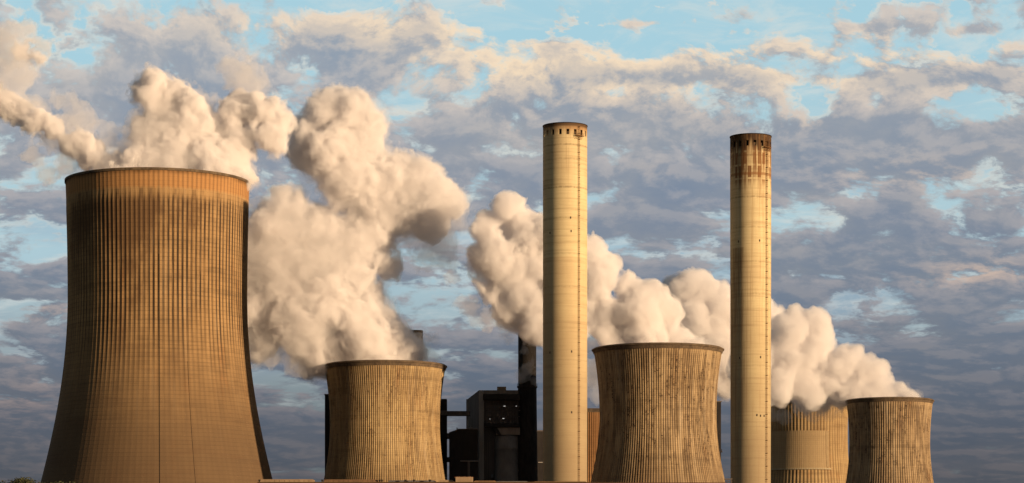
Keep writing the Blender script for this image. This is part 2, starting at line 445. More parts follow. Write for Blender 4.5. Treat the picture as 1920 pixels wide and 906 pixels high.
m4 = tower_mat('tower_four_concrete', 112, H4, 23, (.26, .172, .095), (.46, .335, .195), (.045, .027, .016), (.27, .125, .05), lift=1.0, stripe=(.1, .97), spots=1.1, stripe_amt=.9, seed=4.1, low=(.35, .7, (.15, .095, .052), .7))
T4, R4, _ = tower(1668, Y4, 752, (830, 74.3, 199, 175), 112, .2, m4, 'rightmost cooling tower, small and ribbed, standing alone against open sky', (1.0, .75))
Y5 = 1600; H5 = W3(1512, 757, Y5)[2]
m5 = tower_mat('tower_five_concrete', 76, H5, 25, (.30, .20, .10), (.46, .325, .16), (.10, .055, .025), (.32, .13, .04), lift=1.2, stripe=(.0, .97), spots=.15, stripe_amt=.45, seed=5.2)
T5, R5, _ = tower(1512, Y5, 757, (815, 76, 260, 230), 76, .24, m5, 'yellow-brown cooling tower behind steam, with a large pale patch on its wall', (0.6, 1.0), rows=70)
# paler wall field on tower five, with its ledge
mp = tower_mat('pale_panel', 120, H5, 25, (.33, .235, .125), (.40, .29, .16), (.22, .15, .085), (.32, .2, .10), lift=1.2, stripe=(.0, .97), spots=.0, stripe_amt=.2, seed=6.2)
def patch(Rf, th0, th1, z0, z1, off, thick, nz=12, na=60, topcut=None):
    bm = bmesh.new(); G = []
    for L in (off, off-thick):
        g = []
        for k in range(nz+1):
            row = []
            for a in range(na+1):
                th = th0+(th1-th0)*a/na; z = z0+(z1-z0)*k/nz; r = Rf(z)+L
                rb = .03*(1 if (a % 2 == 0) else 0) if L == off else 0
                row.append(bm.verts.new(((r+rb)*math.sin(th), -(r+rb)*math.cos(th), z)))
            g.append(row)
        G.append(g)
    for k in range(nz):
        for a in range(na):
            bm.faces.new((G[0][k][a], G[0][k][a+1], G[0][k+1][a+1], G[0][k+1][a]))
    for k in range(nz):
        for a in (0, na):
            bm.faces.new((G[0][k][a], G[0][k+1][a], G[1][k+1][a], G[1][k][a]))
    for k in (0, nz):
        for a in range(na):
            bm.faces.new((G[0][k][a], G[0][k][a+1], G[1][k][a+1], G[1][k][a]))
    return bm
zt = W3(0, 812, Y5)[2]; zb = W3(0, 881, Y5)[2]
build('wall_panel', patch(R5, R_(-62), math.asin((1539-1512)/76), zb, zt, .45, 1.2), mp, T5)
build('side_panel', patch(R5, math.asin((1539.5-1512)/76), math.asin((1546-1512)/79), zb+.5, zt-.2, .42, 1.0, na=8), simple('side_panel_concrete', (.28, .20, .11), (.34, .245, .135), .4), T5)
bm = patch(R5, R_(-64), math.asin((1548-1512)/79), zb-1.0, zb, .95, 2.0, nz=1, na=60)
build('ledge', bm, simple('ledge_concrete', (.34, .27, .17), (.40, .32, .2), .4), T5)
Y6 = 1780; H6 = W3(1112, 772, Y6)[2]
m6 = tower_mat('tower_six_concrete', 110, H6, 25, (.24, .12, .048), (.34, .18, .075), (.08, .035, .015), (.26, .09, .03), lift=1.2, stripe=(.0, .97), spots=.3, stripe_amt=.6, seed=7.7)
T6, R6, _ = tower(1112, Y6, 772, (840, 66, 230, 210), 110, .34, m6, 'reddish-brown cooling tower barely visible between the clean tall chimney and the ribbed tower', (0.6, 1.0), rows=60, sub=5)

# ------------------------------------------------------------------ tall chimneys
def chimney_mat(name, H, Rm, stained, seed):
    m, t, b, co = material(name)
    x, y, z = t.sep(co)
    th = x._m('ARCTAN2', y*-1.0); arc = th*Rm; h = z/H
    big = t.noise(t.xyz(arc*.6, z*.16, seed), .25, 4, .6)
    band = t.noise(t.xyz(arc*.02, z*.5, seed+1), 1.0, 5, .75)
    bandw = t.noise(t.xyz(arc*.04, z*.05, seed+6), 1.0, 3, .6)
    streak = t.noise(t.xyz(arc*1.1, z*.03, seed+2), .8, 4, .65)
    fine = t.noise(t.xyz(arc, z, seed), 1.4, 4, .7)
    warp = z+(t.noise(t.xyz(arc*.25, 0.0, seed+3), 1, 2, .5)-.5)*.9
    c = t.mix((big*.7+bandw*.6-.2).ss(.25, .7), (.60, .465, .265), (.70, .575, .33))
    c = t.mix(band.ss(.48, .66)*.5, c, (.36, .25, .14))
    c = t.mix((t.white((z/1.5).floor()+seed)-.5).abs()*.22, c, (.42, .32, .16))
    lj = ((warp/1.5).fract()-.5).abs().ss(.42, .5)
    c = t.mix(lj*.13, c, (.3, .22, .1))
    for zz, a in ((.955, .5), (.925, .3), (.865, .55), (.80, .35), (.725, .4), (.655, .35), (.50, .25), (.3, .2)):
        d = ((warp-H*zz)).abs().ss(.55, .15)*fine.ss(.3, .5)*streak.ss(.25, .6)
        c = t.mix(d*a, c, (.16, .10, .05))
    pit = t.noise(t.xyz(arc, z, seed+9), 2.2, 2, .5).ss(.74, .77)
    c = t.mix(pit*.5, c, (.2, .12, .06))
    dk = (.040, .020, .011); rs = (.17, .070, .024)
    if stained:
        ri = (th*(26/(2*math.pi))+.1); rn = t.white(ri.floor()+seed); rf = (ri.fract()-.5).abs()
        reach = rn*.09+t.noise(t.xyz(arc*.8, 0., seed+4), 1., 3, .6)*.10
        s1 = (h+reach*.9).ss(.975, 1.03)                                       # grime running down from the mouth
        cells = rf.ss(.43, .30)*t.noise(t.xyz(ri.floor()*7.3, (z/5.6).floor(), seed+5), 1.0, 1, .5).ss(.44, .56)*h.ss(.88, .91)*(((z/5.6).fract()-.5).abs().ss(.46, .40))
        c = t.mix((cells*.92+0.0)*streak.ss(.3, .5), c, rs)
        drp = t.noise(t.xyz(arc*2.2, z*.04, seed+33), 1.0, 3, .6)
        c = t.mix(s1*drp.ss(.42, .56)*.9, c, rs)
        c = t.mix((h+reach*.22).ss(.980, 1.006)*.92, c, dk)
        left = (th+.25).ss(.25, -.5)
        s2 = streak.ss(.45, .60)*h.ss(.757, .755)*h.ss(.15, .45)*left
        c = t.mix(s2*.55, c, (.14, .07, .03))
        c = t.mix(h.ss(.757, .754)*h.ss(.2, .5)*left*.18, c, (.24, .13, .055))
        s3 = streak.ss(.5, .62)*(1.0-left*.5)
        c = t.mix(s3*.30, c, (.32, .18, .07))
        rr = ((warp-H*.915)).abs().ss(.8, .4)
        c = t.mix(rr*.6, c, (.22, .09, .03))
    else:
        c = t.mix(h.ss(.719, .717)*.32, c, (.52, .36, .20))
        c = t.mix(h.ss(.717, .719)*h.ss(.741, .739)*.40, c, (.70, .58, .34))
        s1 = (h+streak*.035).ss(.985, 1.015)
        c = t.mix(s1*.75, c, (.26, .12, .045))
        c = t.mix(h.ss(.990, .997)*.8, c, dk)
        c = t.mix(streak.ss(.55, .7)*.22*h.ss(.8, .97), c, rs)
    # shade put into the colour: the shaft darkens and browns downward
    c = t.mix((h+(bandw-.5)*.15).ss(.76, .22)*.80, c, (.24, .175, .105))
    t.nt.links.new(c, b.inputs['Base Color'])
    bump(t, b, fine*.4+lj*-.6+band*.5, .35, .15)
    return m
def chimney(pl, pr, plb, prb, topy, Y, stained, label, ladder_px, nwin, seed, holes):
    s = Y/F; H = W3(0, topy, Y)[2]
    xt = ((pl+pr)/2-960)*s; rt = (pr-pl)/2*s
    zb_ = W3(0, 906, Y)[2]; rb = (prb-plb)/2*s
    Rf = lambda z: rt+(rb-rt)*(H-z)/(H-zb_)
    root = empty('tall_chimney', (xt, Y, 0), label, 'chimney', 'tall pale concrete chimneys')
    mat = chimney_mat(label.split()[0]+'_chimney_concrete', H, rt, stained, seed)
    bm = bmesh.new()
    wz1 = H-2.5; wz0 = wz1-2.3
    seg = nwin*8
    zs = [0, H*.2, H*.4, H*.6, H*.8, H*.9, wz0, wz1, H]
    rings = [[bm.verts.new((Rf(z)*math.sin(2*math.pi*i/seg), -Rf(z)*math.cos(2*math.pi*i/seg), z)) for i in range(seg)] for z in zs]
    inner = [[bm.verts.new(((Rf(z)-.9)*math.sin(2*math.pi*i/seg), -(Rf(z)-.9)*math.cos(2*math.pi*i/seg), z)) for i in range(seg)] for z in (H, wz1, wz0, H*.9, H*.7)]
    hole = lambda i: (i-1) % 8 in (0, 1, 2)
    for k in range(len(zs)-1):
        for i in range(seg):
            j = (i+1) % seg
            if k == 6 and hole(i): continue
            bm.faces.new((rings[k][i], rings[k][j], rings[k+1][j], rings[k+1][i]))
    for i in range(seg):
        j = (i+1) % seg
        bm.faces.new((rings[-1][i], rings[-1][j], inner[0][j], inner[0][i]))
        for k in range(4):
            if k == 1 and hole(i): continue
            bm.faces.new((inner[k][i], inner[k][j], inner[k+1][j], inner[k+1][i]))
        if hole(i):
            bm.faces.new((rings[6][i], rings[6][j], inner[2][j], inner[2][i])); bm.faces.new((rings[7][i], rings[7][j], inner[1][j], inner[1][i]))
            if not hole((i-1) % seg): bm.faces.new((rings[6][i], rings[7][i], inner[1][i], inner[2][i]))
            if not hole(j): bm.faces.new((rings[6][j], rings[7][j], inner[1][j], inner[2][j]))
    build('shaft', bm, mat, root)
    flue = bmesh.new(); lathe(flue, [(rt-3.2, H*.7), (rt-3.2, H-.6), (rt-3.5, H-.6), (rt-3.5, H*.7)], 64, True)
    build('flue', flue, simple('flue_lining', (.05, .035, .025), (.14, .09, .05), .3), root)
    # rim ring
    bm = bmesh.new(); lathe(bm, [(rt-.9, H), (rt+.18, H), (rt+.18, H+.35), (rt-.9, H+.35)], 96, True); build('rim', bm, darkline, root)
    # ladder with hoops and a work platform
    rust = simple('rusty_steel', (.15, .075, .03), (.22, .11, .045), 1.0)
    th = math.asin((ladder_px-(pl+pr)/2)/((pr-pl)/2))
    bm = bmesh.new()
    c = lambda: Vector((math.sin(th), -math.cos(th), 0)); sd = Vector((math.cos(th), math.sin(th), 0))
    for sgn in (-1, 1):
        a = c()*(Rf(15)+.35)+sd*sgn*.32+Vector((0, 0, 15)); e = c()*(Rf(H)+.35)+sd*sgn*.32+Vector((0, 0, H-1))
        bar(bm, a, e, .07, 4)
    z = 15.5
    while z < H-1:
        rr = Rf(z)
        a = c()*(rr+.35)+sd*-.32+Vector((0, 0, z)); e = c()*(rr+.35)+sd*.32+Vector((0, 0, z)); bar(bm, a, e, .05, 4)
        if int(z/.9) % 3 == 0:
            P = [c()*(rr+.35+.65*math.sin(math.pi*q/4))+sd*.42*math.cos(math.pi*q/4)+Vector((0, 0, z)) for q in range(5)]
            for q in range(4): bar(bm, P[q], P[q+1], .05, 4)
        if int(z/.9) % 6 == 0: bar(bm, c()*(rr-.1)+Vector((0, 0, z)), c()*(rr+.9)+Vector((0, 0, z)), .16, 4)
        z += .9
    build('ladder', bm, rust, root)
    bm = bmesh.new(); pz = wz0-.6
    for k in range(7):
        t0 = th-.20+.06*k; t1 = t0+.055
        p = [Vector(((rt+q)*math.sin(tt_), -(rt+q)*math.cos(tt_), pz)) for tt_, q in ((t0, .05), (t0, 1.3), (t1, 1.3), (t1, .05))]
        vs = [bm.verts.new(v) for v in p]+[bm.verts.new(v+Vector((0, 0, .25))) for v in p]
        for f in ((0, 1, 2, 3), (4, 5, 6, 7), (0, 1, 5, 4), (1, 2, 6, 5), (2, 3, 7, 6), (3, 0, 4, 7)): bm.faces.new([vs[i] for i in f])
        bar(bm, p[1], p[1]+Vector((0, 0, 1.3)), .05, 4); bar(bm, p[0]+Vector((0, 0, -1.3)), p[1], .07, 4)
    for hh in (.7, 1.3): bar(bm, Vector(((rt+1.3)*math.sin(th-.2), -(rt+1.3)*math.cos(th-.2), pz+hh)), Vector(((rt+1.3)*math.sin(th+.2), -(rt+1.3)*math.cos(th+.2), pz+hh)), .04, 4)
    build('platform', bm, rust, root)
    for hx, hy in holes:
        a = math.asin(max(-.98, min(.98, (hx-(pl+pr)/2)/((pr-pl)/2)))); z = W3(0, hy, Y)[2]; r = Rf(z)
        bm = bmesh.new(); box(bm, -.22, .22, -.12, .3, -.45, .45)
        o = build('port', bm, darkline, root, (r*math.sin(a), -r*math.cos(a), z)); o.rotation_euler = (0, 0, a)
    return root
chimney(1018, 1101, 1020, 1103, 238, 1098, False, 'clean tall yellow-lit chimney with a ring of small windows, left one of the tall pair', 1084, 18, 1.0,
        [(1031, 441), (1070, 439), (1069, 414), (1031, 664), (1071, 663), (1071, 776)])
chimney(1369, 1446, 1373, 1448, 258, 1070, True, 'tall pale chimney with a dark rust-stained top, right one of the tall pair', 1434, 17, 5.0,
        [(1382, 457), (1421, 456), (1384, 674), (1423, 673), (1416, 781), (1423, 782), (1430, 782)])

# ------------------------------------------------------------------ dark plant blocks
darkc = simple('dark_cladding', (.095, .080, .074), (.15, .125, .112), .12, streak=.3)
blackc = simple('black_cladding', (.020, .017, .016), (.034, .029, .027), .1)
greyc = simple('grey_cladding', (.28, .26, .245), (.36, .33, .305), .12, streak=.3)
brownc = simple('brown_cladding', (.17, .135, .11), (.25, .20, .165), .15, streak=.3)
YB = 1295; sB = YB/F
def PX(px, Y=YB): return (px-960)/F*Y
def PZ(py, Y=YB): return CZ+(HOR-py)/F*Y
# boiler house
bh = empty('boiler_house', (PX(920), YB, 0), 'dark tall boiler house with recessed lit floors beside the soot-black chimney', 'industrial building')
bx = lambda bm, a, b_, y0, y1, c_, d, bev=0: box(bm, PX(a)-PX(920), PX(b_)-PX(920), y0, y1, PZ(c_), PZ(d), bev)
bm = bmesh.new()
# main block: side wall recedes, roof line drops to the left
x0, x1, x2 = PX(874)-PX(920), PX(898)-PX(920), PX(975)-PX(920)
zt0, zt1, zt2 = PZ(742), PZ(732), PZ(732)
foot = [(x0, 26, zt0), (x1, 0, zt1), (x2, 0, zt2), (x2, 40, zt2), (x0+4, 40, zt0)]
lo = [bm.verts.new((a, b_, 0)) for a, b_, c_ in foot]; hi = [bm.verts.new(p) for p in foot]
for i in range(5): bm.faces.new((lo[i], lo[(i+1) % 5], hi[(i+1) % 5], hi[i]))
bm.faces.new(hi)
build('wall', bm, darkc, bh)
bm = bmesh.new(); bx(bm, 898, 907.5, -2.4, -.003, 1110, 732.5, .1); build('stair_shaft', bm, greyc, bh)
bm = bmesh.new(); bx(bm, 872.5, 878.5, 25.2, 34, 804, 741.5); build('corner_strip', bm, greyc, bh)
bm = bmesh.new(); bx(bm, 908, 975, -3.2, -.003, 739.5, 732.8); build('parapet', bm, brownc, bh)
bm = bmesh.new(); bx(bm, 932, 949, 2, 7, 732.05, 724.5, .1); build('roof_hut', bm, simple('hut_panels', (.2, .15, .1), (.28, .21, .14), .4), bh)
bm = bmesh.new(); bx(bm, 906, 975, -8.5, -3.3, 752, 741, .15); build('roof_canopy', bm, blackc, bh)
bm = bmesh.new(); bx(bm, 908, 975, -8.5, -3.3, 803, 796, .15); build('floor_slab', bm, blackc, bh)
# open floors: posts, rails, pipes, machinery
bm = bmesh.new()
for px in (911, 923, 936, 948, 960, 971):
    bx(bm, px-.7, px+.7, -7.6, -7.0, 796, 752)
for py in (764, 772, 783): bx(bm, 910, 975, -7.9, -7.65, py+.7, py-.5)
random.seed(3)
for k in range(26):
    px = random.uniform(912, 970); bx(bm, px, px+random.uniform(.3, .8), -8.1, -8.0, random.choice((772, 783, 796)), random.choice((764, 768, 776)))
build('steel_frame', bm, simple('frame_steel', (.06, .05, .045), (.11, .09, .08), .5), bh)
for k in range(9):
    bm = bmesh.new(); px = 913+k*6.2+random.uniform(-1, 1); py = random.choice((783, 796)); bx(bm, px, px+random.uniform(2, 4), -6.5, -4, py, py-random.uniform(2, 6), .1); build('machine', bm, brownc, bh)
for (px, py, w) in ((946, 764, 3.5), (968, 764, 1.6), (944, 787, 3.5), (919, 788, 1.2)):
    bm = bmesh.new(); bx(bm, px-w/2, px+w/2, -8.9, -8.55, py+.45, py-.45)
    build('flood_light', bm, emit('lamp_glow', (1, .97, .92), .5), bh)
# concrete bunker bulging below the floors
bm = bmesh.new(); bx(bm, 931, 975, -7.5, -.003, 817, 803.4); build('bunker', bm, brownc, bh)
bm = bmesh.new()
vs = [(PX(922)-PX(920), PZ(803.3)), (PX(932)-PX(920), PZ(803.3)), (PX(940)-PX(920), PZ(817)), (PX(934)-PX(920), PZ(817))]
for yy in (-7.6, -.01):
    pass
A = [bm.verts.new((a, -7.6, b_)) for a, b_ in vs]; B = [bm.verts.new((a, -.01, b_)) for a, b_ in vs]
bm.faces.new(A); bm.faces.new(B)
for i in range(4): bm.faces.new((A[i], A[(i+1) % 4], B[(i+1) % 4], B[i]))
build('bracket', bm, blackc, bh)
bm = bmesh.new(); lathe(bm, [(0.01, PZ(818)), (6.3, PZ(818.4)), (6.3, PZ(840)), (6.6, PZ(842)), (6.3, PZ(844)), (6.3, PZ(880)), (6.6, PZ(882)), (6.6, 0)], 40)
build('silo', bm, simple('silo_steel', (.12, .112, .106), (.17, .155, .145), .2), bh, (PX(951)-PX(920), -1.2, 0), True)
bm = bmesh.new()
for px in (910.5, 914, 918): bx(bm, px, px+.6, -1.0, -.003, 1110, 830)
build('pipe', bm, brownc, bh)
bm = bmesh.new(); bx(bm, 921, 925, -3.5, -.5, 896, 890); build('service_hatch', bm, simple('hatch', (.12, .12, .13), (.16, .16, .17), .6), bh)
# left external frame on the boiler house side
bm = bmesh.new()
for px, a in ((881, 783), (885, 778), (890, 776), (893.5, 775)): bx(bm, px, px+1.0, 15, 16, 806, a)
bx(bm, 878, 895, 14.5, 16.5, 800, 797.5); build('side_frame', bm, greyc, bh)

# low dark hall with ramped roof
lh = empty('machine_hall', (PX(870), YB-14, 0), 'low black hall with a sloping roof edge in front of the boiler house', 'industrial building')
X = lambda px: PX(px, YB-14)-PX(870, YB-14)
Z = lambda py: PZ(py, YB-14)
bm = bmesh.new(); P = [(X(843.5), 0), (X(897), 0), (X(897), Z(806)), (X(860), Z(806)), (X(843.5), Z(811.5))]
A = [bm.verts.new((a, -4, b_)) for a, b_ in P]; B = [bm.verts.new((a, 8, b_)) for a, b_ in P]
bm.faces.new(A); bm.faces.new(B)
for i in range(5): bm.faces.new((A[i], A[(i+1) % 5], B[(i+1) % 5], B[i]))
build('wall', bm, blackc, lh)
bm = bmesh.new(); box(bm, X(860), X(897.5), -4.35, 8.3, Z(806)+.003, Z(805)); build('roof_edge', bm, brownc, lh)
bm = bmesh.new(); box(bm, X(864), X(899), -4.7, -4.003, Z(866), Z(864.8)); build('ledge', bm, greyc, lh)
bm = bmesh.new(); box(bm, X(878), X(882.5), -4.6, -4.003, 0, Z(866.2)); build('pilaster', bm, darkc, lh)
bm = bmesh.new(); box(bm, X(857), X(859), 0, .5, Z(807), Z(802.5)); bar(bm, (X(857.5), .2, Z(803)), (X(857.5), .2, Z(801)), .1); build('vent_pipe', bm, darkc, lh)

# lift tower with three bridges
lt = empty('conveyor_tower', (PX(830), YB, 0), 'narrow black tower behind the right edge of the golden tower, linked by bridges', 'industrial tower')
bm = bmesh.new(); box(bm, PX(818)-PX(830), PX(837.6)-PX(830), 0, 9, 0, PZ(748)); build('shaft', bm, blackc, lt)
bm = bmesh.new(); box(bm, PX(821)-PX(830), PX(838.2)-PX(830), -.4, 0-.003, PZ(779), PZ(770)); build('landing', bm, darkc, lt)
for (a, b_, pa, pb) in ((770.5, 779.3, 837.8, 881), (812, 822.5, 837.8, 846), (857, 866, 837.8, 846)):
    bm = bmesh.new(); xa, xb = PX(pa)-PX(830), PX(pb)-PX(830)
    box(bm, xa, xb, 1, 5, PZ(b_), PZ(a), .1)
    n = max(2, int((xb-xa)/1.5))
    for k in range(n): box(bm, xa+k*(xb-xa)/n, xa+k*(xb-xa)/n+.18, .85, .997, PZ(b_)+.2, PZ(a)-.2)
    br = build('bridge', bm, darkc, lt)

# soot-black chimney
def dark_chimney(name, px0, px1, Y, topy, label, collar=None, widen=1.15):
    s = Y/F; xc = ((px0+px1)/2-960)*s; r = (px1-px0)/2*s; H = PZ(topy, Y)
    root = empty(name, (xc, Y, 0), label, 'chimney')
    bm = bmesh.new(); zc = PZ(collar, Y) if collar else H*.6
    lathe(bm, [(r*widen, 0), (r*1.03, zc), (r, zc+.3), (r, H), (r-.7, H), (r-.7, H*.8)], 48)
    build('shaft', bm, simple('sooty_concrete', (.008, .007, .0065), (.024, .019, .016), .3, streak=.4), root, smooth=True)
    if collar:
        bm = bmesh.new(); lathe(bm, [(r, zc-.8), (r+.55, zc-.3), (r+.55, zc+.5), (r, zc+.5)], 48, True); build('collar', bm, blackc, root)
        bm = bmesh.new()
        for k in range(24):
            a = k/24*2*math.pi; bar(bm, ((r+.5)*math.sin(a), -(r+.5)*math.cos(a), zc+.4), ((r+.5)*math.sin(a), -(r+.5)*math.cos(a), zc+1.6), .05, 4)
        lathe(bm, [(r+.45, zc+1.5), (r+.55, zc+1.5), (r+.55, zc+1.6), (r+.45, zc+1.6)], 48, True)
        build('railing', bm, darkline, root)
    return root
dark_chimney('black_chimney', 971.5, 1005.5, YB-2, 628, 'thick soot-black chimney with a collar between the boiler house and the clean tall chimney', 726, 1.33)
dark_chimney('short_chimney', 765, 793, 1390, 620, 'dark stub of a chimney poking out of the steam above the golden tower', None, 1.2)
# blocks behind
def block(name, px0, px1, Y, topy, label, mat, depth=14, extras=()):
    root = empty(name, (PX((px0+px1)/2, Y), Y, 0), label, 'industrial building'); c = PX((px0+px1)/2, Y)
    bm = bmesh.new(); box(bm, PX(px0, Y)-c, PX(px1, Y)-c, 0, depth, 0, PZ(topy, Y), .1); build('wall', bm, mat, root)
    bm = bmesh.new(); box(bm, PX(px0, Y)-c-.25, PX(px1, Y)-c+.25, -.25, depth+.25, PZ(topy, Y)+.003, PZ(topy, Y)+.6); build('roof', bm, darkc, root)
    for (a, b_, t0, t1, nm) in extras:
        bm = bmesh.new(); box(bm, PX(a, Y)-c, PX(b_, Y)-c, -.9, -.003, PZ(t1, Y), PZ(t0, Y)); build(nm, bm, greyc, root)
    return root
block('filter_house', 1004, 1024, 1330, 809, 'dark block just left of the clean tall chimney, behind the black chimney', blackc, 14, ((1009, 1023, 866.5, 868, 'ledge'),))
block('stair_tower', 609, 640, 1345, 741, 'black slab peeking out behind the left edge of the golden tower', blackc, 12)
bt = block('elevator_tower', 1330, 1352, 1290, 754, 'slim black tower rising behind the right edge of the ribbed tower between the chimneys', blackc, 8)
bm = bmesh.new(); c = PX(1341, 1290); box(bm, PX(1351, 1290)-c, PX(1355, 1290)-c, 1, 3, PZ(848, 1290), PZ(846.5, 1290)); bar(bm, (PX(1353.5, 1290)-c, 2, PZ(847, 1290)), (PX(1354, 1290)-c, 2, PZ(842, 1290)), .2)
build('antenna_arm', bm, darkline, bt)

# ------------------------------------------------------------------ foreground halls whose roofs cross the bottom edge
YF = 620
roofm = simple('roof_sheet', (.12, .07, .04), (.2, .115, .06), .3)
roofd = simple('roof_grey', (.07, .07, .075), (.12, .12, .125), .5)
tanm = simple('tan_panel', (.24, .165, .10), (.32, .22, .14), .4)
fh = empty('factory_hall', (PX(795, YF), YF, 0), 'long low factory hall with rusty tan roof crossing the bottom edge below the golden tower', 'industrial building')
c = PX(795, YF)
FX = lambda px: PX(px, YF)-c
FZ = lambda py: PZ(py, YF)
bm = bmesh.new(); box(bm, FX(486), FX(1104), 0, 40, 0, FZ(905)); build('wall', bm, simple('hall_wall', (.12, .075, .045), (.18, .11, .06), .2), fh)
bm = bmesh.new(); box(bm, FX(482), FX(1106), -.6, 40.6, FZ(905)+.003, FZ(904)+.0); build('roof', bm, roofm, fh)
def monitor(a, b_, top, y0, mat, name='roof_monitor'):
    bm = bmesh.new(); zt = FZ(top); zb = FZ(904)+.003
    P = [(FX(a), zb), (FX(a), zt-.15), (FX(a)+.5, zt), (FX(b_)-.3, zt), (FX(b_), zt-.15), (FX(b_), zb)]
    A = [bm.verts.new((p, y0, q)) for p, q in P]; B = [bm.verts.new((p, y0+3, q)) for p, q in P]
    bm.faces.new(A); bm.faces.new(B)
    for i in range(6): bm.faces.new((A[i], A[(i+1) % 6], B[(i+1) % 6], B[i]))
    n = max(2, int((FX(b_)-FX(a))/1.1))
    for k in range(1, n):
        xx = FX(a)+k*(FX(b_)-FX(a))/n; box(bm, xx, xx+.06, y0-.06, y0-.003, zb+.1, zt-.2)
    return build(name, bm, mat, fh)
monitor(487, 588, 898.5, 1, tanm); monitor(607, 708, 898.8, 1, roofm); monitor(727, 816, 900.2, 2, roofd); monitor(824, 850, 899.8, 1, tanm)
monitor(888, 930, 901, 1, roofm); monitor(930, 990, 902, 1, roofd); monitor(1000, 1100, 902.5, 1, roofm)
for px in (486, 604, 712, 716, 760, 776, 806):
    bm = bmesh.new(); lathe(bm, [(.18, FZ(904)), (.18, FZ(901)), (.34, FZ(900.6)), (.34, FZ(899.8)), (.2, FZ(899.2)), (.01, FZ(899.1))], 12); build('vent_cowl', bm, darkline, fh, (FX(px), .6, 0))
bm = bmesh.new(); box(bm, FX(854), FX(886.5), -.2, 4.0, FZ(904)+.003, FZ(894.5), .05); build('plant_room', bm, tanm, fh)
bm = bmesh.new()
for k in range(9): box(bm, FX(853.5+k*3.4), FX(855.0+k*3.4), 2, 2.6, FZ(894.5), FZ(893.6-(k % 3)*.5))
box(bm, FX(851.5), FX(887.5), 1.7, 2.9, FZ(894.6), FZ(894.0)); build('roof_railing', bm, simple('rust', (.16, .06, .03), (.22, .09, .04), 1), fh)
c2 = PX(1230, 640)
f2 = empty('storage_shed', (c2, 640, 0), 'low dark shed roof along the bottom edge below the ribbed tower between chimneys', 'industrial building')
bm = bmesh.new(); box(bm, PX(1108, 640)-c2, PX(1362, 640)-c2, 0, 30, 0, PZ(906.2, 640)); build('wall', bm, darkc, f2)
bm = bmesh.new(); box(bm, PX(1107, 640)-c2, PX(1363, 640)-c2, -.5, 30.5, PZ(906.2, 640)+.003, PZ(905.0, 640)); build('roof', bm, simple('shed_roof', (.09, .05, .035), (.13, .07, .045), .4), f2)
f3 = empty('roof_crane', (PX(1366, 650), 650, 0), 'tiny dark gantry between the ribbed tower and the stained chimney at the bottom edge', 'gantry')
c3 = PX(1366, 650)
bm = bmesh.new()
for px in (1359, 1365, 1371): box(bm, PX(px, 650)-c3, PX(px+.9, 650)-c3, 0, .2, 0, PZ(898, 650))
build('post', bm, darkc, f3)
bm = bmesh.new(); box(bm, PX(1358, 650)-c3, PX(1373, 650)-c3, -.3, .5, PZ(899.5, 650), PZ(897.5, 650)); box(bm, PX(1362, 650)-c3, PX(1373, 650)-c3, -.3, .5, PZ(903, 650), PZ(902, 650)); build('beam', bm, darkc, f3)

# ------------------------------------------------------------------ trees in the lower left corner
leafm = simple('leaves', (.035, .045, .018), (.075, .07, .03), 1.5, rough=.8)
barkm = simple('bark', (.06, .045, .03), (.1, .075, .05), 1)
def tree(px, topy, Y, label, seed, spread=3.2):
    rg = random.Random(seed); H = PZ(topy, Y); root = empty('leafy_tree', (PX(px, Y), Y, 0), label, 'tree', 'trees at the lower left corner')
    bm = bmesh.new(); tips = []
    def limb(p, d, L, r, lev):
        n = 4; q = p.copy()
        for k in range(n):
            d2 = (d+Vector((rg.uniform(-.15, .15), rg.uniform(-.15, .15), .05))).normalized(); e = q+d2*(L/n)
            bar(bm, q, e, r*(1-.15*k), 6); q = e; d = d2
            if lev > 0 and k > 0:
                a = rg.uniform(0, 6.28)
                limb(q, (d*.7+Vector((math.cos(a), math.sin(a), .25))*.8).normalized(), L*.52, r*.45, lev-1)
            if lev <= 1: tips.append(q.copy())
    limb(Vector((0, 0, 0)), Vector((0, 0, 1)), H*.84, .35, 3)
    for v in bm.verts:
        v.co.z = min(v.co.z, H-.6)
    build('trunk', bm, barkm, root)
    top = max(q.z for q in tips); tips = [Vector((q.x*.8, q.y*.8, min(q.z, H-.8))) for q in tips]
    bm = bmesh.new()
    for q in tips:
        if q.z < H*.3: continue
        for k in range(26):
            c = q+Vector((rg.gauss(0, .5), rg.gauss(0, .5), rg.gauss(0, .45))); 
            if c.z > H: continue
            M = Matrix.Rotation(rg.uniform(0, 6.28), 3, 'Z')@Matrix.Rotation(rg.uniform(0, 3.1), 3, 'X'); s = rg.uniform(.10, .2)
            v = [bm.verts.new(c+M@Vector(u)*s) for u in ((-1, 0, 0), (0, -.5, .1), (1, 0, 0), (0, .5, .1))]; bm.faces.new(v)
    build('crown', bm, leafm, root)
tree(60, 896, 420, 'dark leafy treetop at the bottom left corner, left of the tallest tower', 5)
tree(90, 901.5, 430, 'smaller leafy treetop just inside the foot of the tallest tower', 9)

# ------------------------------------------------------------------ steam plumes
def steam_mat(name, dens, color=(.998, .982, .982), aniso=-0.1):
    m = bpy.data.materials.new(name); m.use_nodes = True; nt = m.node_tree; nt.nodes.clear()
    v = nt.nodes.new('ShaderNodeVolumePrincipled'); o = nt.nodes.new('ShaderNodeOutputMaterial')
    v.inputs['Color'].default_value = (*color, 1); v.inputs['Density'].default_value = dens; v.inputs['Anisotropy'].default_value = aniso
    nt.links.new(v.outputs[0], o.inputs['Volume'])
    return m
